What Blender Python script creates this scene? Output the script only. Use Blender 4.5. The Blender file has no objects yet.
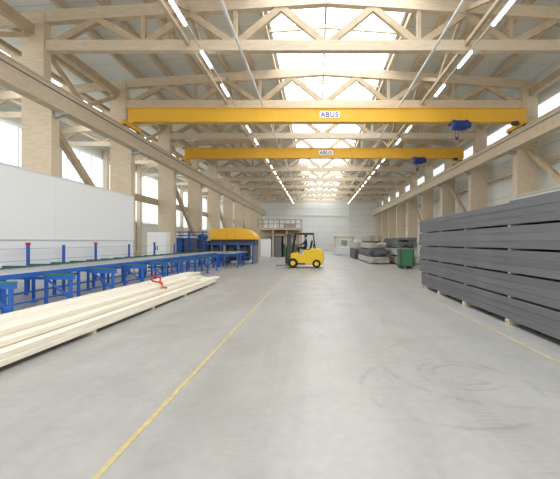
import bpy, bmesh, math, random
from mathutils import Vector, Matrix
random.seed(4)
S=bpy.context.scene
COL=S.collection
S.view_settings.view_transform='Standard'

# ---------------- materials ----------------
def lin(c): return tuple(((v/255)/12.92 if v/255<=.04045 else ((v/255+.055)/1.055)**2.4) for v in c)
def mat(name,c,rough=.6,metal=0,var=.06,scale=6,emit=0,rnd=0.0,stretch=(1,1,1),bump=0):
    m=bpy.data.materials.new(name); m.use_nodes=True
    n=m.node_tree.nodes; l=m.node_tree.links; b=n['Principled BSDF']
    b.inputs['Roughness'].default_value=rough; b.inputs['Metallic'].default_value=metal
    c=lin(c)
    tc=n.new('ShaderNodeTexCoord'); mp=n.new('ShaderNodeMapping'); mp.inputs['Scale'].default_value=stretch
    no=n.new('ShaderNodeTexNoise'); no.inputs['Scale'].default_value=scale; no.inputs['Detail'].default_value=4
    l.new(tc.outputs['Object'],mp.inputs[0]); l.new(mp.outputs[0],no.inputs['Vector'])
    mr=n.new('ShaderNodeMapRange'); mr.inputs['From Min'].default_value=.3; mr.inputs['From Max'].default_value=.7
    mr.inputs['To Min'].default_value=1-var; mr.inputs['To Max'].default_value=1+var
    l.new(no.outputs[0],mr.inputs[0])
    val=mr.outputs[0]
    if rnd:
        oi=n.new('ShaderNodeObjectInfo'); m2=n.new('ShaderNodeMapRange')
        m2.inputs['To Min'].default_value=1-rnd; m2.inputs['To Max'].default_value=1+rnd
        l.new(oi.outputs['Random'],m2.inputs[0])
        mm=n.new('ShaderNodeMath'); mm.operation='MULTIPLY'; l.new(val,mm.inputs[0]); l.new(m2.outputs[0],mm.inputs[1]); val=mm.outputs[0]
    vm=n.new('ShaderNodeVectorMath'); vm.operation='SCALE'; vm.inputs[0].default_value=c
    l.new(val,vm.inputs['Scale']); l.new(vm.outputs[0],b.inputs['Base Color'])
    if bump:
        bp=n.new('ShaderNodeBump'); bp.inputs['Strength'].default_value=bump; bp.inputs['Distance'].default_value=.02
        l.new(no.outputs[0],bp.inputs['Height']); l.new(bp.outputs[0],b.inputs['Normal'])
    if emit:
        b.inputs['Emission Color'].default_value=(*c,1); b.inputs['Emission Strength'].default_value=emit
    return m
glulam=mat('glulam',(210,193,168),.65,var=.1,scale=3,stretch=(1,1,7),rnd=.05)
glulamd=mat('glulam_side',(190,170,142),.65,var=.12,scale=3,rnd=.06)
plankm=mat('fresh_spruce',(240,231,214),.6,var=.06,scale=4,stretch=(6,.5,6),rnd=.10)
plankd=mat('weathered_board',(104,105,109),.7,var=.13,scale=3,stretch=(4,.3,5),rnd=.11)
plankl=mat('pale_grey_board',(194,192,186),.7,var=.08,scale=3,stretch=(4,.4,8),rnd=.08)
tanm=mat('tan_board',(168,157,142),.7,var=.1,scale=3,stretch=(4,.4,8),rnd=.12)
stick=mat('sticker_wood',(206,192,164),.7,rnd=.1)
white=mat('white_panel',(250,251,252),.5,var=.004)
greypan=mat('light_grey_panel',(226,228,230),.5,var=.02)
steel=mat('galvanised_steel',(175,178,180),.4,.5,var=.06)
whsteel=mat('white_steel',(228,230,228),.5,var=.03)
dark=mat('black_rubber',(32,32,34),.7)
dgrey=mat('dark_grey_steel',(70,72,76),.55)
mgrey=mat('mid_grey_steel',(120,123,128),.5)
barm=mat('glazing_bar_grey',(206,212,216),.5)
blue=mat('blue_paint',(40,98,184),.45,var=.05)
dblue=mat('hoist_blue',(30,54,128),.4)
green=mat('green_belt',(54,108,92),.6)
greenp=mat('green_paint',(60,122,84),.5)
yell=mat('crane_yellow',(236,184,58),.45,var=.03)
oran=mat('hood_yellow',(250,192,44),.45,var=.03)
ribm=mat('hood_rib_ochre',(226,168,40),.5,var=.03)
fyell=mat('forklift_yellow',(246,204,24),.4,var=.03)
red=mat('red_strap',(200,40,36),.6)
pipem=mat('pale_conduit',(226,226,222),.5)
lampm=mat('tube_light',(255,255,250),.5,emit=8)
sky=mat('translucent_skylight',(244,250,255),.5,emit=4.3,scale=.5)
win=mat('window_glazing',(232,240,243),.5,emit=1.15,var=.08,scale=.4)
skin=mat('skin',(205,160,130),.6); jack=mat('navy_jacket',(40,50,72),.8); hairm=mat('hair',(60,45,35),.8)
logom=mat('logo_blue',(14,46,140),.5)

def panelmat(name,c,period,axis='Z',depth=.12,thin=.04):
    m=mat(name,c,.5,var=.015); n=m.node_tree.nodes; l=m.node_tree.links; b=n['Principled BSDF']
    geo=n.new('ShaderNodeNewGeometry'); sp=n.new('ShaderNodeSeparateXYZ'); l.new(geo.outputs['Position'],sp.inputs[0])
    d=n.new('ShaderNodeMath'); d.operation='DIVIDE'; l.new(sp.outputs[axis],d.inputs[0]); d.inputs[1].default_value=period
    f=n.new('ShaderNodeMath'); f.operation='FRACT'; l.new(d.outputs[0],f.inputs[0])
    lt=n.new('ShaderNodeMath'); lt.operation='LESS_THAN'; l.new(f.outputs[0],lt.inputs[0]); lt.inputs[1].default_value=thin
    src=b.inputs['Base Color'].links[0].from_socket
    mx=n.new('ShaderNodeMixRGB'); mx.blend_type='MULTIPLY'; l.new(lt.outputs[0],mx.inputs[0]); l.new(src,mx.inputs[1])
    k=1-depth*3; mx.inputs[2].default_value=(k,k,k,1); l.new(mx.outputs[0],b.inputs['Base Color'])
    return m
wallm=panelmat('wall_sandwich_panel',(232,233,228),1.1,'Z',.09,.04)
ceilm=panelmat('roof_deck',(228,231,225),2.4,'Y',.06,.03)

def floormat():
    m=bpy.data.materials.new('concrete_floor'); m.use_nodes=True
    n=m.node_tree.nodes; l=m.node_tree.links; b=n['Principled BSDF']
    geo=n.new('ShaderNodeNewGeometry'); P=geo.outputs['Position']
    def noise(sc,st=(1,1,1),det=5,rot=0,dist=0):
        mp=n.new('ShaderNodeMapping'); mp.inputs['Scale'].default_value=st; mp.inputs['Rotation'].default_value=(0,0,rot); l.new(P,mp.inputs[0])
        x=n.new('ShaderNodeTexNoise'); x.inputs['Scale'].default_value=sc; x.inputs['Detail'].default_value=det; x.inputs['Distortion'].default_value=dist
        l.new(mp.outputs[0],x.inputs['Vector']); return x.outputs[0]
    def mr(s,a,b_,c,d):
        x=n.new('ShaderNodeMapRange'); l.new(s,x.inputs[0])
        for k,v in zip(('From Min','From Max','To Min','To Max'),(a,b_,c,d)): x.inputs[k].default_value=v
        return x.outputs[0]
    def M(op,a,c):
        x=n.new('ShaderNodeMath'); x.operation=op
        for i,v in enumerate((a,c)):
            if isinstance(v,(int,float)): x.inputs[i].default_value=v
            else: l.new(v,x.inputs[i])
        return x.outputs[0]
    v=mr(noise(.25,dist=1),.3,.7,.92,1.05)
    v=M('MULTIPLY',v,mr(noise(9,det=10),.3,.7,.94,1.05))
    v=M('MULTIPLY',v,mr(noise(.9,dist=1.5),.35,.7,1.03,.94))
    v=M('MULTIPLY',v,mr(noise(.9,(2.2,.06,1),dist=.3),.42,.68,1.03,.91))
    sp=n.new('ShaderNodeSeparateXYZ'); l.new(P,sp.inputs[0]); X=sp.outputs[0]; Y=sp.outputs[1]
    tread=M('GREATER_THAN',M('FRACT',M('MULTIPLY',Y,14),0),.5)
    wob=M('MULTIPLY',M('SUBTRACT',noise(.12,det=1),.5),1.6)
    Xw=M('ADD',X,wob)
    for x0,w in ((-.75,.11),(1.5,.12)):
        band=M('LESS_THAN',M('ABSOLUTE',M('SUBTRACT',Xw,x0),0),w)
        k=M('MULTIPLY',M('MULTIPLY',band,tread),mr(noise(.9),.44,.64,0,.08))
        v=M('MULTIPLY',v,M('SUBTRACT',1,k))
        k=M('MULTIPLY',band,mr(noise(.7),.4,.62,0,.06)); v=M('MULTIPLY',v,M('SUBTRACT',1,k))
    for cx,cy,r,w,s in ((1.75,4.6,.34,.05,.2),(1.75,4.6,.5,.035,.2),(1.45,4.2,.95,.05,.17),(2.2,5.0,1.35,.05,.15),(-2.4,7,1.4,.05,.07),(4,8,4.2,.06,.1),(-6,12,6.5,.07,.09),(5,14,5.2,.08,.1)):
        dx=M('SUBTRACT',X,cx); dy=M('SUBTRACT',Y,cy)
        d=M('SQRT',M('ADD',M('MULTIPLY',dx,dx),M('MULTIPLY',dy,dy)),0)
        k=M('MULTIPLY',mr(M('ABSOLUTE',M('SUBTRACT',d,r),0),w*.3,w,1,0),mr(noise(1.9),.42,.6,0,s)); v=M('MULTIPLY',v,M('SUBTRACT',1,k))
    sc=n.new('ShaderNodeVectorMath'); sc.operation='SCALE'; sc.inputs[0].default_value=lin((166,164,160)); l.new(v,sc.inputs['Scale'])
    l.new(sc.outputs[0],b.inputs['Base Color'])
    l.new(mr(noise(1.2),.3,.7,.30,.48),b.inputs['Roughness'])
    b.inputs['Specular IOR Level'].default_value=.5
    return m
floorm=floormat()
linem=mat('yellow_floor_paint',(190,174,122),.6,var=.2,scale=10)
linef=mat('faded_yellow_paint',(184,172,130),.6,var=.14,scale=8)

# ---------------- mesh helpers ----------------
def box(bm,x0,x1,y0,y1,z0,z1):
    m=Matrix.Translation(((x0+x1)/2,(y0+y1)/2,(z0+z1)/2))@Matrix.Diagonal((abs(x1-x0),abs(y1-y0),abs(z1-z0),1))
    bmesh.ops.create_cube(bm,size=1,matrix=m)
def beam(bm,p,q,w,h,up=(0,0,1)):
    p=Vector(p);q=Vector(q);d=q-p;L=d.length;z=d.normalized();u=Vector(up)
    if abs(z.dot(u))>.98:u=Vector((0,1,0))
    x=u.cross(z).normalized();y=z.cross(x)
    r=Matrix((x,y,z)).transposed().to_4x4()
    bmesh.ops.create_cube(bm,size=1,matrix=Matrix.Translation((p+q)/2)@r@Matrix.Diagonal((w,h,L,1)))
def cyl(bm,p,q,r,seg=12,r2=None):
    p=Vector(p);q=Vector(q);d=q-p
    rot=d.to_track_quat('Z','Y').to_matrix().to_4x4()
    bmesh.ops.create_cone(bm,cap_ends=True,segments=seg,radius1=r,radius2=r if r2 is None else r2,depth=d.length,matrix=Matrix.Translation((p+q)/2)@rot)
def prism(bm,pts,axis,a,b):
    def v(p,t): return {'x':(t,p[0],p[1]),'y':(p[0],t,p[1]),'z':(p[0],p[1],t)}[axis]
    A=[bm.verts.new(v(p,a)) for p in pts];B_=[bm.verts.new(v(p,b)) for p in pts]
    bm.faces.new(A);bm.faces.new(B_[::-1])
    for i in range(len(pts)):
        j=(i+1)%len(pts);bm.faces.new((A[i],B_[i],B_[j],A[j]))
def ob(name,fn,m,loc=(0,0,0),parent=None,bevel=0,**props):
    bm=bmesh.new();fn(bm);bmesh.ops.recalc_face_normals(bm,faces=bm.faces)
    me=bpy.data.meshes.new(name);bm.to_mesh(me);bm.free();me.materials.append(m)
    o=bpy.data.objects.new(name,me);COL.objects.link(o);o.location=loc
    if parent:o.parent=parent
    if bevel:
        b=o.modifiers.new('b','BEVEL');b.width=bevel;b.segments=2;b.limit_method='ANGLE'
    for k,v in props.items():o[k]=v
    return o
def root(name,loc,label,category,group=None):
    e=bpy.data.objects.new(name,None);COL.objects.link(e);e.location=loc;e.empty_display_size=.2
    e['label']=label;e['category']=category
    if group:e['group']=group
    return e
def dup(o,loc=None,parent=None):
    c=o.copy();COL.objects.link(c)
    if parent:c.parent=parent
    if loc is not None:c.location=loc
    for ch in list(o.children):dup(ch,None,c)
    return c
def B(*a): return lambda bm:box(bm,*a)
def multi(*bs):
    def f(bm):
        for b in bs:b(bm)
    return f
def BM(p,q,w,h): return lambda bm:beam(bm,p,q,w,h)
def C(p,q,r,seg=12): return lambda bm:cyl(bm,p,q,r,seg)

XL,XR=-10.25,11.0; XM=.375; HW=10.62
Y0,SP=14.1,5.95; YB=70
YS=[Y0+SP*k for k in range(-1,10)]
def roofz(x): return 10.2+.8*(1-abs(x-XM)/HW)

# ---------------- structure ----------------
ob('floor',B(-18.2,12.4,-6,70.2,-.2,0),floorm,kind='structure')
ob('wall_right',B(11.9,12.1,-4,70,0,10.6),wallm,kind='structure')
ob('wall_back',B(-18,12.1,70,70.2,0,11.6),wallm,kind='structure')
ob('wall_left',multi(B(-18.2,-18,-4,70,0,3.6),B(-18.2,-18,-4,70,8.6,10.4)),wallm,kind='structure')
SX0,SX1=-2.1,3.7
def ceilpart(xa,xb,za,zb):
    def f(bm):prism(bm,[(xa,za),(xb,zb),(xb,zb+.15),(xa,za+.15)],'y',-4,70.1)
    return f
off=.42
ob('ceiling_left',ceilpart(-10.25,SX0,roofz(-10.25)+off,roofz(SX0)+off),ceilm,kind='structure')
ob('ceiling_right',ceilpart(SX1,12.1,roofz(SX1)+off,roofz(12.1)+off),ceilm,kind='structure')
ob('ceiling_aisle',multi(ceilpart(-18.2,-16.0,9.6,10.03),ceilpart(-14.2,-10.25,10.34,roofz(-10.25)+off)),ceilm,kind='structure')
n=1
edges=[-4]+[Y0+SP*k for k in range(-1,10)]+[70]
for i in range(len(edges)-1):
    a,b=edges[i]+.03,edges[i+1]-.03
    zr=roofz(XM)+off; zl=roofz(SX0)+off; z2=roofz(SX1)+off
    def f(bm,a=a,b=b):
        prism(bm,[(SX0,zl+.02),(XM,zr+.02),(SX1,z2+.02),(SX1,z2+.1),(XM,zr+.1),(SX0,zl+.1)],'y',a,b)
    ob('window_%d'%n,f,sky,kind='structure');n+=1
    def f(bm,a=a,b=b): prism(bm,[(-16.0,10.05),(-14.2,10.36),(-14.2,10.44),(-16.0,10.13)],'y',a,b)
    ob('window_%d'%n,f,sky,kind='structure');n+=1
    ob('window_%d'%n,B(-18.15,-18.08,a+.05,b-.05,3.65,8.55),win,kind='structure');n+=1
    if i>0:
        ob('window_%d'%n,B(11.84,11.9,a,b,8.3,8.9),win,kind='structure');n+=1
def mull(bm):
    for i in range(50):
        y=-4+i*1.4875+.2; box(bm,-18.08,-18.02,y-.03,y+.03,3.6,8.6)
    for z in (3.65,6.1,8.5): box(bm,-18.07,-18.0,-4,70,z,z+.06)
ob('trim_3',mull,whsteel,kind='structure')
def bars(bm):
    for y in [Y0+SP*k*.5 for k in range(-6,19)]:
        beam(bm,(SX0,y,roofz(SX0)+off),(XM,y,roofz(XM)+off),.05,.06);beam(bm,(SX1,y,roofz(SX1)+off),(XM,y,roofz(XM)+off),.05,.06)
    for x in (SX0,SX1,XM): beam(bm,(x,-4,roofz(x)+off),(x,70,roofz(x)+off),.1,.1)
    for x in (-.85,2.0): beam(bm,(x,-4,roofz(x)+off),(x,70,roofz(x)+off),.05,.05)
ob('trim_1',bars,barm,kind='structure')
def backtr(bm):
    for x in (-5.5,.4,6): box(bm,x-.12,x+.12,69.85,70,0,roofz(x))
    box(bm,-10,11,69.88,70,6.4,6.6)
ob('trim_2',backtr,whsteel,kind='structure')
ob('door_1',B(-2.0,.2,69.86,69.98,0,3.3),greypan,kind='structure')

# ---------------- columns ----------------
def column(x,side):
    r=root('timber_column',(x,YS[0],0),'tall pale glued-laminated timber column carrying crane rail and roof','column','timber columns')
    ob('column_shaft',B(-.55,.55,-.22,.22,.06,7.2),glulam,parent=r)
    ob('column_head',B(-.55 if side<0 else -.25,.25 if side<0 else .55,-.2,.2,7.2,10.0),glulam,parent=r)
    ob('base_plate',B(-.62,.62,-.3,.3,0,.06),steel,parent=r)
    e=.95 if side<0 else -.95
    ob('corbel',lambda bm:prism(bm,[(0,6.4),(0,6.0),(e,6.32),(e,6.4)],'y',-.1,.1),steel,parent=r)
    return r
for x,s in ((XL,-1),(XR,1)):
    c=column(x,s)
    for y in YS[1:]:dup(c,(x,y,0))
for k in (0,1,3,5,7):
    ya,yb=YS[k],YS[k+1]
    ob('diagonal_brace',BM((XL,ya+.35,6.3),(XL,yb-.35,2.2),.22,.26),glulamd,label='diagonal pale timber brace between two hall columns',category='brace',group='wall braces')
for k in (0,1,2,3):
    ya,yb=YS[k],YS[k+1]; ym=(ya+yb)/2
    r=root('upper_brace',(XL-.2,ym,7.6),'V-shaped timber brace above the crane runway between columns','brace','upper wall braces')
    ob('brace_strut',BM((0,-SP/2+.35,1.5),(0,0,.1),.14,.16),glulamd,parent=r)
    ob('brace_strut',BM((0,SP/2-.35,1.5),(0,0,.1),.14,.16),glulamd,parent=r)
    ob('brace_tie',B(-.08,.08,-SP/2+.22,SP/2-.22,-.1,.1),glulamd,parent=r)
for k in (1,3,5):
    ya,yb=YS[k],YS[k+1]
    ob('diagonal_brace',BM((XR,yb-.35,6.3),(XR,ya+.35,2.4),.2,.24),glulamd,label='diagonal pale timber brace between two hall columns',category='brace',group='wall braces')
for x in (XL-.2,XR+.2):
    ob('eave_beam',B(x-.12,x+.12,-3,69.8,9.2,9.55),glulamd,label='long pale timber beam along the eave',category='beam')
ob('wall_girt',B(XL-.75,XL-.56,21.5,69.7,4.1,4.5),glulamd,label='horizontal pale timber girt between hall columns',category='beam')
for z in (3.6,5.6):
    ob('wall_girt',B(XR+.56,XR+.75,2,69.7,z,z+.2),glulam,label='horizontal pale timber girt on the cladded wall',category='beam')

def runway(xa,xb,xr):
    r=root('crane_runway',((xa+xb)/2,33,0),'long pale timber crane runway beam with steel rail on top','crane runway')
    w=(xb-xa)/2;
    ob('runway_beam',B(-w,w,-36,36.5,6.4,7.14),glulam,parent=r)
    ob('top_flange',B(-w-.04,w+.04,-36,36.5,7.14,7.2),glulam,parent=r)
    ob('rail',B(-.04,.04,-36,36.5,7.2,7.3),steel,parent=r)
    ob('power_conductor',B(-w*xr-.03,-w*xr+.03,-36,36.5,6.95,6.99),mgrey,parent=r)
runway(-9.68,-9.3,-1); runway(10.02,10.43,1)

# ---------------- roof trusses ----------------
def truss():
    r=root('roof_truss',(XM,YS[0],8.6),'pale timber roof truss with W-shaped diagonals spanning the hall','roof truss','roof trusses')
    ob('bottom_chord',B(-HW,HW,-.13,.13,.05,.44),glulam,parent=r)
    for s in (-1,1):
        ob('top_chord',BM((0,0,2.0),(s*HW,0,1.3),.26,.44),glulam,parent=r)
    nb=[-10.2,-6.8,-3.4,0,3.4,6.8,10.2]; nt=[-8.5,-5.1,-1.7,1.7,5.1,8.5]
    z=lambda x:1.9-.7*abs(x)/HW-.1
    for i in range(6):
        for q in (nb[i],nb[i+1]):
            ob('truss_diagonal',BM((q,0,.3),(nt[i],0,z(nt[i])),.18,.24),glulamd,parent=r)
    for x in (-6.8,-3.4,3.4,6.8):
        ob('truss_post',B(x-.07,x+.07,-.07,.07,.4,z(x)),glulamd,parent=r)
    return r
T=truss()
for y in YS[1:]:dup(T,(XM,y,8.6))
for x in (-9.6,-8.0,-6.4,-4.8,-3.5,-2.28,3.88,5.2,6.6,8.0,9.6):
    z=roofz(x)+.08
    ob('purlin',B(x-.08,x+.08,-3.9,69.9,z,z+.3),glulam,label='pale timber purlin running under the roof deck',category='purlin',group='roof purlins')
def rib(y):
    r=root('skylight_rib',(XM,y,10.9),'pale timber gabled rib crossing beneath the skylight','rib','skylight ribs')
    for s in (-1,1):
        e=-2.56 if s<0 else 3.42
        ob('rib_half',BM((0,0,.38),(e,0,.38-.8*abs(e)/HW),.1,.18),glulam,parent=r)
    return r
Rb=rib(YS[0]+SP/2)
for y in YS[1:-1]:dup(Rb,(XM,y+SP/2,10.9))
for k in range(0,10):
    ya,yb=YS[k],YS[k+1]
    for x in (-5.1+XM,5.1+XM):
        ym=(ya+yb)/2
        r=root('longitudinal_brace',(x,ym,8.9),'V-shaped pale timber brace between two roof trusses','brace','roof braces')
        ob('brace_strut',BM((0,-SP/2+.15,1.25),(0,0,.0),.13,.15),glulamd,parent=r)
        ob('brace_strut',BM((0,SP/2-.15,1.25),(0,0,.0),.13,.15),glulamd,parent=r)
        ob('lower_chord',B(-.06,.06,-SP/2+.13,SP/2-.13,-.1,.04),glulamd,parent=r)
def rafter(y):
    r=root('aisle_rafter',(-10.85,y,0),'pale timber rafter and post of the side aisle roof','rafter','aisle rafters')
    ob('rafter_beam',BM((0,0,9.85),(-7.05,0,9.15),.2,.4),glulam,parent=r)
    ob('tie_beam',BM((0,0,8.3),(-7.05,0,8.3),.18,.3),glulam,parent=r)
    ob('wall_post',B(-7.05,-6.7,-.18,.18,0,9.3),glulam,parent=r)
    for a,b in ((-.2,-2),(-3.8,-2),(-3.8,-5.4),(-6.9,-5.4)):
        ob('rafter_diagonal',BM((a,0,8.4),(b,0,9.65-.09*abs(b)),.12,.14),glulamd,parent=r)
    return r
R=rafter(YS[0])
for y in YS[1:]:dup(R,(-10.85,y,0))
for x in (-12,-13.2,-16.8):
    z=10.08+(x+10.6)*.09
    ob('purlin',B(x-.08,x+.08,-3.9,69.9,z,z+.2),glulamd,label='pale timber purlin running under the aisle roof',category='purlin',group='aisle purlins')

for x in (-2.78,4.25):
    ob('service_conduit',C((x,3,8.6),(x,69.5,8.6),.05,10),pipem,label='thin pale service conduit hung under the roof trusses',category='conduit',group='service conduits')
def lamp(x,y):
    r=root('tube_lamp',(x,y,8.54),'slim glowing fluorescent tube lamp under the roof','lamp','tube lamps')
    ob('lamp_housing',B(-.06,.06,-.66,.66,.0,.06),whsteel,parent=r)
    ob('lamp_tube',B(-.04,.04,-.62,.62,-.05,0),lampm,parent=r)
    return r
L=None
for x in (-4.2,5.62):
    for k in range(20):
        y=11.5+2.95*k
        if L is None:L=lamp(x,y)
        else:dup(L,(x,y,8.54))
    ob('lamp_track',B(x-.02,x+.02,9,69.5,8.6,8.65),glulam,label='thin mounting track above the tube lamps',category='lamp track')

# ---------------- bridge cranes ----------------
def txt(s,size,loc,parent,m):
    cu=bpy.data.curves.new('t','FONT');cu.body=s;cu.size=size;cu.extrude=.004;cu.offset=.004;cu.space_character=1.12
    o=bpy.data.objects.new('t',cu);COL.objects.link(o)
    bpy.context.view_layer.update()
    me=bpy.data.meshes.new_from_object(o.evaluated_get(bpy.context.evaluated_depsgraph_get()))
    bpy.data.objects.remove(o)
    me.materials.clear();me.materials.append(m)
    q=bpy.data.objects.new('lettering',me);COL.objects.link(q);q.parent=parent;q.location=loc;q.rotation_euler=(math.pi/2,0,0);return q
def crane(y,hx):
    r=root('bridge_crane',(0,y,7.3),'yellow single-girder bridge crane spanning the hall with blue hoist','bridge crane','bridge cranes')
    ob('girder',multi(B(-9.6,10.65,-.14,.14,.44,1.08),B(-9.6,10.65,-.2,.2,1.08,1.12),B(-9.6,10.65,-.22,.22,.39,.44)),yell,parent=r)
    for x in (-9.49,10.225):
        e=ob('end_carriage',multi(B(x-.1,x+.1,-.9,.9,.1,.3),B(x-.18,x+.18,-.22,.22,.3,.39)),yell,parent=r,bevel=.02)
        for yy in (-.7,.7): ob('carriage_wheel',C((x-.05,yy,.1),(x+.05,yy,.1),.1,14),dgrey,parent=e)
    ob('drive_motor',multi(C((9.85,-.7,.22),(9.85,-.4,.22),.08),B(9.78,10.1,-.45,-.3,.16,.34)),dgrey,parent=r)
    ob('hoist',multi(C((hx-.42,-.42,.14),(hx+.16,-.42,.14),.25,24),lambda bm:cyl(bm,(hx+.16,-.42,.14),(hx+.3,-.42,.14),.25,24,.17),C((hx+.3,-.42,.14),(hx+.42,-.42,.14),.15,20),lambda bm:cyl(bm,(hx-.5,-.42,.14),(hx-.42,-.42,.14),.18,24,.25)),dblue,parent=r)
    ob('hoist_drum',multi(C((hx-.4,-.1,.12),(hx+.3,-.1,.12),.13,18)),mgrey,parent=r)
    ob('hoist_trolley',multi(B(hx-.45,hx+.4,-.38,.35,.33,.39),*[C((hx+dx,-.3,.42),(hx+dx,-.24,.42),.06,12) for dx in (-.35,.3)]),dblue,parent=r)
    ob('hoist_rope',multi(C((hx-.2,-.1,-.4),(hx-.2,-.1,.1),.012,6),C((hx-.05,-.1,-.4),(hx-.05,-.1,.1),.012,6)),dgrey,parent=r)
    ob('hook_block',B(hx-.2,hx-.05,-.16,-.04,-.52,-.35),dgrey,parent=r,bevel=.02)
    def hook(bm):
        pts=[Vector((hx-.125+math.sin(a)*.07,-.1,-.65-math.cos(a)*.07)) for a in [math.radians(t) for t in range(-80,200,28)]]
        for a,b in zip(pts,pts[1:]):cyl(bm,a,b,.018,8)
        cyl(bm,(hx-.125,-.1,-.52),(hx-.125,-.1,-.6),.018,8)
    ob('hook',hook,steel,parent=r)
    ob('festoon_cable',B(-9.0,9.8,.2,.24,.85,.9),dgrey,parent=r)
    ob('logo_plate',B(.14,1.16,-.155,-.14,.61,.94),white,parent=r)
    txt('ABUS',.345,(.19,-.16,.655),r,logom)
crane(19.45,7.25)
crane(27.7,7.4)

for x,w,m in ((-1.5,.045,linem),(3.22,.045,linef)):
    ob('floor_marking',B(x-w/2,x+w/2,-5,60,0,.004),m,label='thin worn yellow line painted on the concrete floor',category='floor marking')

# ---------------- enclosure (white) ----------------
r=root('machine_enclosure',(-9.45,11,0),'long white smooth panelled enclosure wall standing before the columns','enclosure wall')
for i in range(3):
    a=-9+i*5.87
    ob('wall_panel',B(-.08,0,a+.006,a+5.864,1.7,3.92),white,parent=r)
ob('lower_panel',B(-.09,-.02,-9,8.6,0,1.66),white,parent=r)
ob('base_rail',B(-.1,.01,-9,8.6,1.66,1.7),greypan,parent=r)
ob('top_cap',B(-.1,.01,-9,8.6,3.92,3.96),greypan,parent=r)

def fpost(y,cap):
    r=root('barrier_post',(-9.2,y,0),'slim blue light-barrier post behind the conveyors','barrier post','barrier posts')
    ob('post',B(-.035,.035,-.035,.035,.03,1.5),blue,parent=r)
    ob('post_foot',B(-.1,.1,-.1,.1,0,.03),steel,parent=r)
    if cap:
        ob('post_cap',B(-.05,.05,-.05,.05,1.5,1.58),red,parent=r); r['label']='slim blue light-barrier post with small red cap'
    return r
for i,y in enumerate((9.6,12.1,13.8,15.8,18.6,21.5,24.5)): fpost(y,i in (0,1,3,5))
for z in (1.0,1.38):
    ob('barrier_rail',B(-9.29,-9.275,7,24.5,z,z+.014),steel,label='thin horizontal steel barrier rail behind the conveyors',category='rail',group='barrier rails')

# ---------------- conveyors ----------------
def conveyor(x,y,L=3.61,W=1.3,H=.92):
    r=root('roller_conveyor',(x,y,0),'blue steel roller conveyor section with grey rollers','conveyor','roller conveyors')
    for s in (-1,1):
        ob('side_rail',multi(B(s*W/2-.02,s*W/2+.02,-L/2,L/2,H-.09,H+.01)),blue,parent=r)
        ob('lower_rail',B(s*(W/2-.05)-.015,s*(W/2-.05)+.015,-L/2,L/2,.27,.31),blue,parent=r)
    for yy in (-L/2+.3,-.3,L/2-.9):
        for s in (-1,1):
            ob('leg',multi(B(s*(W/2-.05)-.03,s*(W/2-.05)+.03,yy-.03,yy+.03,.02,H-.09),B(s*(W/2-.05)-.08,s*(W/2-.05)+.08,yy-.08,yy+.08,0,.02)),blue,parent=r)
        ob('cross_brace',multi(B(-W/2+.08,W/2-.08,yy-.02,yy+.02,H-.2,H-.13)),blue,parent=r)
    k=int(L/.24)
    for i in range(k):
        yy=-L/2+.12+i*.24
        ob('roller',C((-W/2+.02,yy,H-.02),(W/2-.02,yy,H-.02),.04,10),steel,parent=r)
    return r
c=conveyor(-6.95,6.8)
for i in range(1,6):dup(c,(-6.95,6.8+i*3.62,0))
dup(c,(-5.6,25.3,0))
for x in (-7.9,-8.75):
    ob('support_rail',multi(B(x-.04,x+.04,5.2,25.6,.64,.735),*[B(x-.035,x+.035,5.4+i*2.0,5.47+i*2.0,0,.64) for i in range(11)]),blue,label='long blue steel rail carrying the cross chain conveyors',category='support rail',group='support rails')
def cross(y):
    r=root('chain_conveyor',(-8.35,y,0),'blue cross chain conveyor with green belt on top','chain conveyor','chain conveyors')
    ob('chain_beam',multi(B(-.7,.7,-.06,.06,.74,.86)),blue,parent=r)
    ob('belt',B(-.71,.71,-.08,.08,.86,.91),green,parent=r)
    ob('sprocket',C((.63,-.09,.79),(.63,.09,.79),.05),dgrey,parent=r)
    return r
q=cross(6.0)
for i in range(1,20):dup(q,(-8.35,6.0+i*1.0,0))
def feed(y):
    r=root('feed_table',(-5.75,y,0),'small blue cross feed arm with dark green top strip','feed table','feed tables')
    ob('arm',multi(B(-.5,.2,-.035,.035,.74,.83)),blue,parent=r)
    ob('strip',B(-.5,.2,-.045,.045,.83,.87),green,parent=r)
    ob('leg',multi(B(.08,.14,-.03,.03,.02,.74),B(.02,.2,-.08,.08,0,.02)),blue,parent=r)
    ob('knee',BM((.1,0,.3),(-.4,0,.72),.04,.04),blue,parent=r)
    return r
q=feed(7.0)
for y in (8.7,10.5,12.3,14.1,15.9,17.7,19.6,21.4):dup(q,(-5.75,y,0))

# ---------------- timber pile ----------------
def plank(x,y0,y1,z,w,h,rz=0,m=plankm,label='long fresh pale spruce plank in a low pile',group='spruce planks',name='plank'):
    L=y1-y0
    o=ob(name,B(-w/2,w/2,-L/2,L/2,0,h),m,(x,(y0+y1)/2,z),bevel=.006,label=label,category='plank',group=group)
    o.rotation_euler[2]=rz
    return o
for zy in (4.2,6.6,9.0,11.2,13.6):
    ob('wood_bearer',B(-.9,.76,-.05,.05,0,.07),stick,(-4.62,zy,0),label='square wooden bearer under the plank pile',category='bearer',group='bearers')
z=.07
rows=[(-3.86,8,.085,.18),(-3.88,8,.085,.18),(-4.07,7,.085,.18),(-4.28,5,.085,.18)]
for li,(xs,nn,h,w) in enumerate(rows):
    x=xs
    for i in range(nn):
        ye=14.8+random.uniform(-.5,.5)
        if i<2 and li>=2: ye=13.2+random.uniform(-.6,.4)
        plank(x-w/2,2.6+random.uniform(-.3,.3),ye,z,w,h-.006)
        x-=w+random.uniform(.01,.022)
    z+=h
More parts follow.
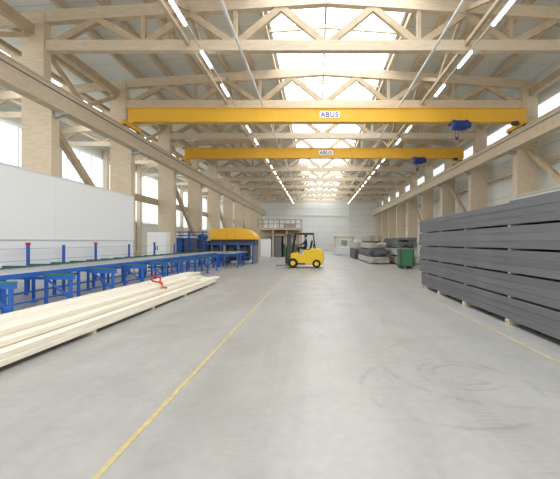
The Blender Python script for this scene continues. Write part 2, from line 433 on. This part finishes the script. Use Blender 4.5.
def strap(bm):
    pts=[(0,0,0.0),(.06,-.1,.12),(.02,-.3,.2),(-.1,-.36,.16),(-.15,-.15,.05),(-.05,.02,.0),(.1,-.1,.0),(.16,-.3,.0),(.24,-.42,.0),(.27,-.5,-.07),(.42,-.7,-.075),(.5,-.75,-.075)]
    for a,b in zip(pts,pts[1:]):cyl(bm,a,b,.022,8)
ob('lifting_strap',strap,red,(-4.55,11.0,.437),label='red lifting strap lying coiled on the plank pile',category='strap')

# ---------------- grey board stack ----------------
FX=3.72
rng=random.Random(7)
def board(x0,x1,y0,y1,z0,z1,m,grp,lab,bev=.003):
    return ob('board',B(-(x1-x0)/2,(x1-x0)/2,-(y1-y0)/2,(y1-y0)/2,0,z1-z0),m,((x0+x1)/2,(y0+y1)/2,z0),bevel=bev,label=lab,category='board',group=grp)
BY=(3.2,5.2,7.4,9.6,11.6,13.0)
for yy in BY:
    ob('wood_bearer',B(-.65,.7,-.06,.06,0,.1),stick,(FX+.62,yy,0),label='wooden bearer block under the grey board stack',category='bearer',group='stack bearers')
z=.1
for pk in range(5):
    pj=rng.uniform(-.015,.015)
    for j in range(3):
        h=.1405
        ye=13.7+rng.uniform(-.06,.06)+(pk%2)*.12-(pk==0)*.15
        jx=rng.uniform(-.004,.004)+pj
        board(FX+jx,FX+1.3,2.4,ye,z,z+h-.002,plankd,'grey boards','long dark grey board in a tall stack',.003)
        z+=h
    if pk<4:
        for yy in BY:
            ob('sticker',B(-.6,.66,-.045,.045,0,.037),stick,(FX+.62,yy,z),label='thin sticker separating board layers',category='sticker',group='stickers')
        z+=.038
zt=z
for j in range(3):
    board(FX+.02+rng.uniform(0,.03),FX+1.25,2.4,7.4-j*.1,zt+j*.04,zt+.036+j*.04,(plankd,plankl,tanm)[j],'cover boards','thin grey-brown board lying on top of the grey stack')
z=.0
for pk in range(7):
    h=.33
    board(5.35+rng.uniform(-.03,.03),6.6,3.0+rng.uniform(-.2,.2),11.0+rng.uniform(-.2,.2),z,z+h-.004,tanm if pk%2 else plankd,'stacked mixed boards','wide grey-brown board in a stack behind the grey stack')
    z+=h

def bundle(x,y,L,nw,nh,w,h,m,lab,grp,z0=.0,ry=.12):
    for j in range(nh):
        for i in range(nw):
            dz=z0+.1+j*h
            ob('board',B(-w/2+.005,w/2-.005,-L/2,L/2,0,h-.008),m,(x+i*w,y+rng.uniform(-ry,ry),dz),label=lab,category='board',group=grp)
    for yy in (-L/2+.6,L/2-.6):
        ob('wood_bearer',B(-w/2,w*(nw-.5),-.06,.06,0,.1),stick,(x,y+yy,z0),label='wooden bearer between stacked boards',category='bearer',group='far bearers')
bundle(3.9,31,7,5,3,.3,.14,plankl,'pale grey board in a low side stack','pale stacked boards')
bundle(3.95,31,7,5,3,.3,.14,plankd,'grey board stacked on pale boards','grey stacked boards',z0=.52,ry=.3)
bundle(4.1,31.4,6,4,3,.3,.14,plankl,'pale board on top of the side stack','top stacked boards',z0=1.04,ry=.3)
bundle(4.15,31.6,6,3,3,.3,.14,tanm,'tan board on top of the side stack','upper tan boards',z0=1.56,ry=.3)
bundle(5.75,29,6,4,3,.3,.16,tanm,'brown board in a side stack','brown side boards',ry=.3)
bundle(5.75,29,6,4,3,.3,.16,plankl,'pale board stacked on brown boards','pale middle boards',z0=.58,ry=.3)
bundle(5.75,29,6,4,4,.3,.16,plankd,'dark board stacked on pale boards','dark side boards',z0=1.16,ry=.3)
bundle(3.6,37.5,5,4,4,.3,.2,plankd,'grey board in a stack near the end of the hall','far grey boards',ry=.3)
bundle(3.6,37.5,5,4,3,.3,.2,plankl,'pale board on a far grey stack','far pale boards',z0=.9,ry=.3)
bundle(7.6,23,7,4,5,.38,.2,plankd,'grey-brown board in a wide stack','grey-brown stacked boards')
bundle(7.6,23,7,4,6,.38,.2,tanm,'tan board stacked on grey boards','tan upper boards',z0=1.1)
r=root('green_container',(5.35,23.0,0),'green open steel container standing beside the board stacks','container')
ob('container_body',multi(B(-.4,.4,-.5,-.46,.12,1.15),B(-.4,.4,.46,.5,.12,1.15),B(-.4,-.36,-.5,.5,.12,1.15),B(.36,.4,-.5,.5,.12,1.15),B(-.4,.4,-.5,.5,.12,.16),*[B(-.33+i*.16,-.3+i*.16,-.53,-.5,.16,1.1) for i in range(5)]),greenp,parent=r)
ob('container_rim',multi(B(-.44,.44,-.54,-.5,1.12,1.18),B(-.44,-.4,-.54,.54,1.12,1.18),B(.4,.44,-.54,.54,1.12,1.18)),greenp,parent=r)
for x in (-.25,.25): ob('foot',B(x-.06,x+.06,-.5,.5,0,.12),dgrey,parent=r)
r=root('saw_machine',(3.6,48,0),'pale beige saw machine with frame and panels near the end wall','machine')
ob('machine_base',B(-1.4,1.4,-.6,.6,0,.9),greypan,parent=r,bevel=.04)
ob('machine_frame',multi(B(-1.4,-1.25,-.5,.5,.9,2.3),B(.9,1.05,-.5,.5,.9,2.3),B(-1.4,1.05,-.5,.5,2.1,2.3)),stick,parent=r)
ob('saw_head',multi(B(-.5,.2,-.4,.4,1.2,1.8),C((-.1,-.55,1.4),(-.1,-.4,1.4),.3,20)),tanm,parent=r)
ob('control_box',B(.95,1.4,-.6,-.3,1.0,1.9),white,parent=r)

# ---------------- mezzanine ----------------
r=root('mezzanine_platform',(-4.0,42,0),'light timber mezzanine with railing, machinery and green panels below','mezzanine')
for x in (-2.2,-.7,.8,2.2):
    for y in (-1.5,1.5): ob('post',B(x-.08,x+.08,y-.08,y+.08,0,2.9),glulam,parent=r)
ob('deck',B(-2.4,2.4,-1.7,1.7,2.9,3.1),glulam,parent=r)
def rail(bm):
    for i in range(9):
        x=-2.3+i*.575; box(bm,x-.03,x+.03,-1.66,-1.6,3.1,4.0)
    for z in (3.5,3.95): box(bm,-2.33,2.33,-1.66,-1.6,z,z+.05)
    for z in (3.5,3.95): box(bm,2.27,2.33,-1.66,1.66,z,z+.05)
ob('railing',rail,mgrey,parent=r)
ob('back_panel',B(-2.2,2.2,1.4,1.45,0,2.9),stick,parent=r)
ob('cabinet',B(-2.0,-.9,-1.65,.5,0,1.9),white,parent=r,bevel=.03)
ob('grey_cabinet',B(-.6,.2,-1.3,.5,0,2.2),mgrey,parent=r,bevel=.03)
ob('green_cover',B(.5,1.6,-1.7,.6,.2,1.2),greenp,parent=r,bevel=.05)
ob('cross_member',B(-2.2,2.2,-1.58,-1.48,2.3,2.42),glulamd,parent=r)
ob('left_goods',B(-2.0,-.9,-1.3,1.2,1.95,2.2),tanm,parent=r)
ob('right_goods',B(.4,2.0,-1.5,1.2,1.35,2.1),tanm,parent=r)
ob('air_unit',B(-1.8,-.6,-.8,.6,3.1,3.8),whsteel,parent=r,bevel=.03)
ob('storage_box',B(.4,1.6,-.8,.6,3.1,3.6),tanm,parent=r,bevel=.03)

# ---------------- planing machine ----------------
r=root('planing_machine',(-7.4,28.7,0),'blue planing machine with ribbed curved yellow hood','machine')
def hood(bm):
    n=28;pts=[]
    for i in range(n+1):
        a=math.pi/2*i/n
        pts.append((1.6+math.sin(a)*1.3,1.78+math.cos(a)*.85))
    prism(bm,[(-.4,1.78),(-.4,2.45)]+[(-.4+.18*math.sin(t),2.45+.18*(1-math.cos(t))) for t in (.4,.8,1.2)]+pts,'y',-1.0,1.0)
ob('hood',hood,oran,parent=r,bevel=.02)
ob('hood_rib',multi(*[B(x,x+.03,-1.015,-1.0,1.8,2.58) for x in (.2,.8,1.4)]),ribm,parent=r)
def slats(bm):
    box(bm,-2.9,-2.4,-1.2,1.2,.6,1.9)
    for i in range(5): box(bm,-2.9,-.5,-1.25,-1.15,.55+i*.24,.6+i*.24)
    box(bm,-.5,2.8,-1.25,-1.15,1.4,1.48); box(bm,-.5,2.8,-1.25,-1.15,.5,.56)
    for x in (-2.9,-1.9,-.8,.4,1.6,2.7): box(bm,x,x+.07,-1.28,-1.12,0,1.6)
    for x in (-2.9,-1.9,-.9): box(bm,x,x+.08,-1.28,-1.12,1.6,2.4)
    for i in range(3): box(bm,-2.9,-.52,-1.25,-1.15,1.8+i*.24,1.87+i*.24)
ob('blue_frame',slats,blue,parent=r)
ob('inner_cabinet',B(-2.3,-1.35,-1.0,.9,.3,1.9),mgrey,parent=r,bevel=.03)
ob('motor_unit',multi(C((-1.1,-.9,1.95),(-1.1,.2,1.95),.22,16),B(-1.25,-.5,-.9,.8,.9,1.7)),dgrey,parent=r)
ob('machine_bed',B(-.4,2.85,-.85,.85,1.35,1.78),dgrey,parent=r,bevel=.03)
for x in (.0,1.1,2.1): ob('feed_motor',multi(C((x,-.95,.95),(x,.3,.95),.24,16),B(x-.2,x+.2,-.5,.6,.2,1.35)),dgrey,parent=r)
for x in (-.4,.6,1.6,2.7): ob('bed_leg',B(x,x+.14,-.8,.8,0,1.35),mgrey,parent=r)
def cab(x,y,m,lab):
    r=root('control_cabinet',(x,y,0),lab,'cabinet')
    ob('cabinet_body',B(-.6,.6,-.3,.3,.1,2.2),m,parent=r,bevel=.02)
    ob('plinth',B(-.58,.58,-.28,.28,0,.1),dgrey,parent=r)
    for s in (-1,1):
        d=ob('door',B(s*.3-.28,s*.3+.28,-.33,-.3,.15,2.15),m,parent=r)
        ob('handle',B(s*.06-.015,s*.06+.015,-.37,-.33,1.1,1.35),dgrey,parent=d)
cab(-9.9,23.8,white,'white steel control cabinet with two doors')
cab(-8.9,33,greypan,'light grey steel control cabinet with two doors')
bundle(-8.9,37.5,4,3,5,.45,.3,plankm,'pale board stacked near the mezzanine','pale side boards')

# ---------------- forklift ----------------
r=root('forklift',(-.98,24.0,0),'yellow forklift truck with black mast and driver aboard','forklift')
def body(bm):
    prism(bm,[(-.66,.2),(-.66,.9),(-.2,.96),(-.1,.8),(.12,.8),(.2,1.12),(1.08,1.12),(1.2,1.0),(1.25,.45),(1.15,.2)],'y',-.54,.54)
ob('chassis',body,fyell,parent=r,bevel=.03)
ob('counterweight',lambda bm:prism(bm,[(.56,.2),(.56,1.2),(1.12,1.2),(1.36,1.02),(1.43,.5),(1.32,.2)],'y',-.58,.58),fyell,parent=r,bevel=.06)
ob('step',B(-.35,.25,-.56,.56,.2,.3),dgrey,parent=r)
def guard(bm):
    for y in (-.48,.48):
        beam(bm,(-.6,y,.85),(-.38,y,2.1),.07,.1);beam(bm,(.88,y,1.1),(.74,y,2.1),.07,.12);beam(bm,(-.42,y,2.11),(.78,y,2.11),.07,.1)
    for i in range(7): beam(bm,(-.4+i*.19,-.46,2.12),(-.4+i*.19,.46,2.12),.06,.04)
    box(bm,.74,.8,-.46,.46,1.1,1.5)
ob('overhead_guard',guard,dark,parent=r)
ob('seat',multi(B(.12,.6,-.25,.25,1.1,1.16),lambda bm:beam(bm,(.56,0,1.13),(.68,0,1.7),.46,.12)),dark,parent=r,bevel=.03)
mst=ob('mast',multi(*[B(-.84,-.7,s*.36-.06,s*.36+.06,.12,2.1) for s in (-1,1)],*[B(-.9,-.82,s*.28-.05,s*.28+.05,.12,2.05) for s in (-1,1)],B(-.82,-.74,-.36,.36,1.98,2.1),B(-.82,-.74,-.36,.36,1.1,1.2)),dgrey,parent=r)
ob('lift_cylinder',multi(C((-.78,-.2,.2),(-.78,-.2,1.8),.05),C((-.78,.2,.2),(-.78,.2,1.8),.05)),steel,parent=mst)
ob('fork_carriage',multi(B(-.96,-.9,-.5,.5,.62,.72),B(-.96,-.9,-.5,.5,.28,.38),*[B(-.95,-.91,y-.02,y+.02,.3,1.2) for y in (-.45,-.15,.15,.45)],B(-.95,-.91,-.47,.47,1.16,1.22)),dark,parent=mst)
for y in (-.28,.28): ob('fork',multi(B(-1.0,-.96,y-.06,y+.06,.12,.72),B(-1.6,-.96,y-.06,y+.06,.12,.155)),mgrey,parent=mst)
for x,rr in ((-.5,.3),(.95,.26)):
    for s in (-1,1):
        w=ob('wheel',C((x,s*.5,rr),(x,s*.62,rr),rr,24),dark,parent=r)
        ob('hub',C((x,s*.61,rr),(x,s*.635,rr),rr*.5,16),fyell,parent=w)
ob('steering_wheel',lambda bm:[cyl(bm,(-.18+.17*math.cos(a)*.5,.17*math.sin(a),1.3+.17*math.cos(a)*.8),(-.18+.17*math.cos(a+.42)*.5,.17*math.sin(a+.42),1.3+.17*math.cos(a+.42)*.8),.015,6) for a in [i*.42 for i in range(15)]]+[cyl(bm,(-.42,0,.85),(-.18,0,1.3),.025,8)],dark,parent=r)
for s in (-1,1): ob('rear_light',B(1.33,1.4,s*.36-.06,s*.36+.06,.85,.93),red,parent=r)
def skinbody(name,pts,edges,rad,m,loc,**props):
    me=bpy.data.meshes.new(name);me.from_pydata(pts,edges,[]);o=bpy.data.objects.new(name,me);COL.objects.link(o);o.location=loc
    md=o.modifiers.new('s','SKIN');
    for i,v in enumerate(me.skin_vertices[0].data):v.radius=(rad[i],rad[i]);v.use_root=(i==0)
    ss=o.modifiers.new('ss','SUBSURF');ss.levels=1;ss.render_levels=2
    me.materials.append(m)
    for k,v in props.items():o[k]=v
    return o
P=[(0,0,0),(-.02,0,.22),(-.03,0,.42),(-.03,0,.54),(-.03,0,.6),
 (-.02,-.19,.46),(-.2,-.25,.24),(-.42,-.12,.2),(-.02,.19,.46),(-.2,.25,.24),(-.42,.12,.2),
 (-.05,-.1,-.02),(-.44,-.13,.02),(-.48,-.13,-.32),(-.58,-.13,-.36),(-.05,.1,-.02),(-.44,.13,.02),(-.48,.13,-.32),(-.58,.13,-.36)]
E=[(0,1),(1,2),(2,3),(3,4),(2,5),(5,6),(6,7),(2,8),(8,9),(9,10),(0,11),(11,12),(12,13),(13,14),(0,15),(15,16),(16,17),(17,18)]
Rr=[.14,.14,.15,.06,.055,.07,.05,.035,.07,.05,.035,.1,.075,.055,.04,.1,.075,.055,.04]
d=skinbody('person',P,E,Rr,jack,(-.98+.3,24.0,1.23))
d['label']='seated forklift driver in dark work clothes holding the wheel'; d['category']='person'
def head(bm):
    bmesh.ops.create_uvsphere(bm,u_segments=20,v_segments=14,radius=1,matrix=Matrix.Translation((-.05,0,.7))@Matrix.Diagonal((.095,.078,.12,1)))
    cyl(bm,(-.04,0,.55),(-.045,0,.65),.05,12)
    bmesh.ops.create_cone(bm,cap_ends=True,segments=8,radius1=.018,radius2=.006,depth=.04,matrix=Matrix.Translation((-.15,0,.69))@Matrix.Rotation(-1.57,4,'Y'))
    for s in (-1,1): box(bm,-.06,-.03,s*.078-.008,s*.078+.008,.675,.73)
ob('head',head,skin,parent=d)
ob('hair',lambda bm:bmesh.ops.create_uvsphere(bm,u_segments=20,v_segments=12,radius=1,matrix=Matrix.Translation((-.035,0,.735))@Matrix.Diagonal((.1,.086,.1,1))),hairm,parent=d)

# ---------------- light ----------------
w=bpy.data.worlds.new('w');S.world=w;w.use_nodes=True
w.node_tree.nodes['Background'].inputs[0].default_value=(1,.985,.95,1);w.node_tree.nodes['Background'].inputs[1].default_value=2.1

cam=bpy.data.cameras.new('cam');co=bpy.data.objects.new('camera',cam);COL.objects.link(co);S.camera=co
co.location=(0,0,1.6);co.rotation_euler=(math.pi/2,0,0)
cam.sensor_width=36;cam.lens=380/560*36;cam.shift_x=-37/560;cam.shift_y=2.5/560
cam.clip_end=300
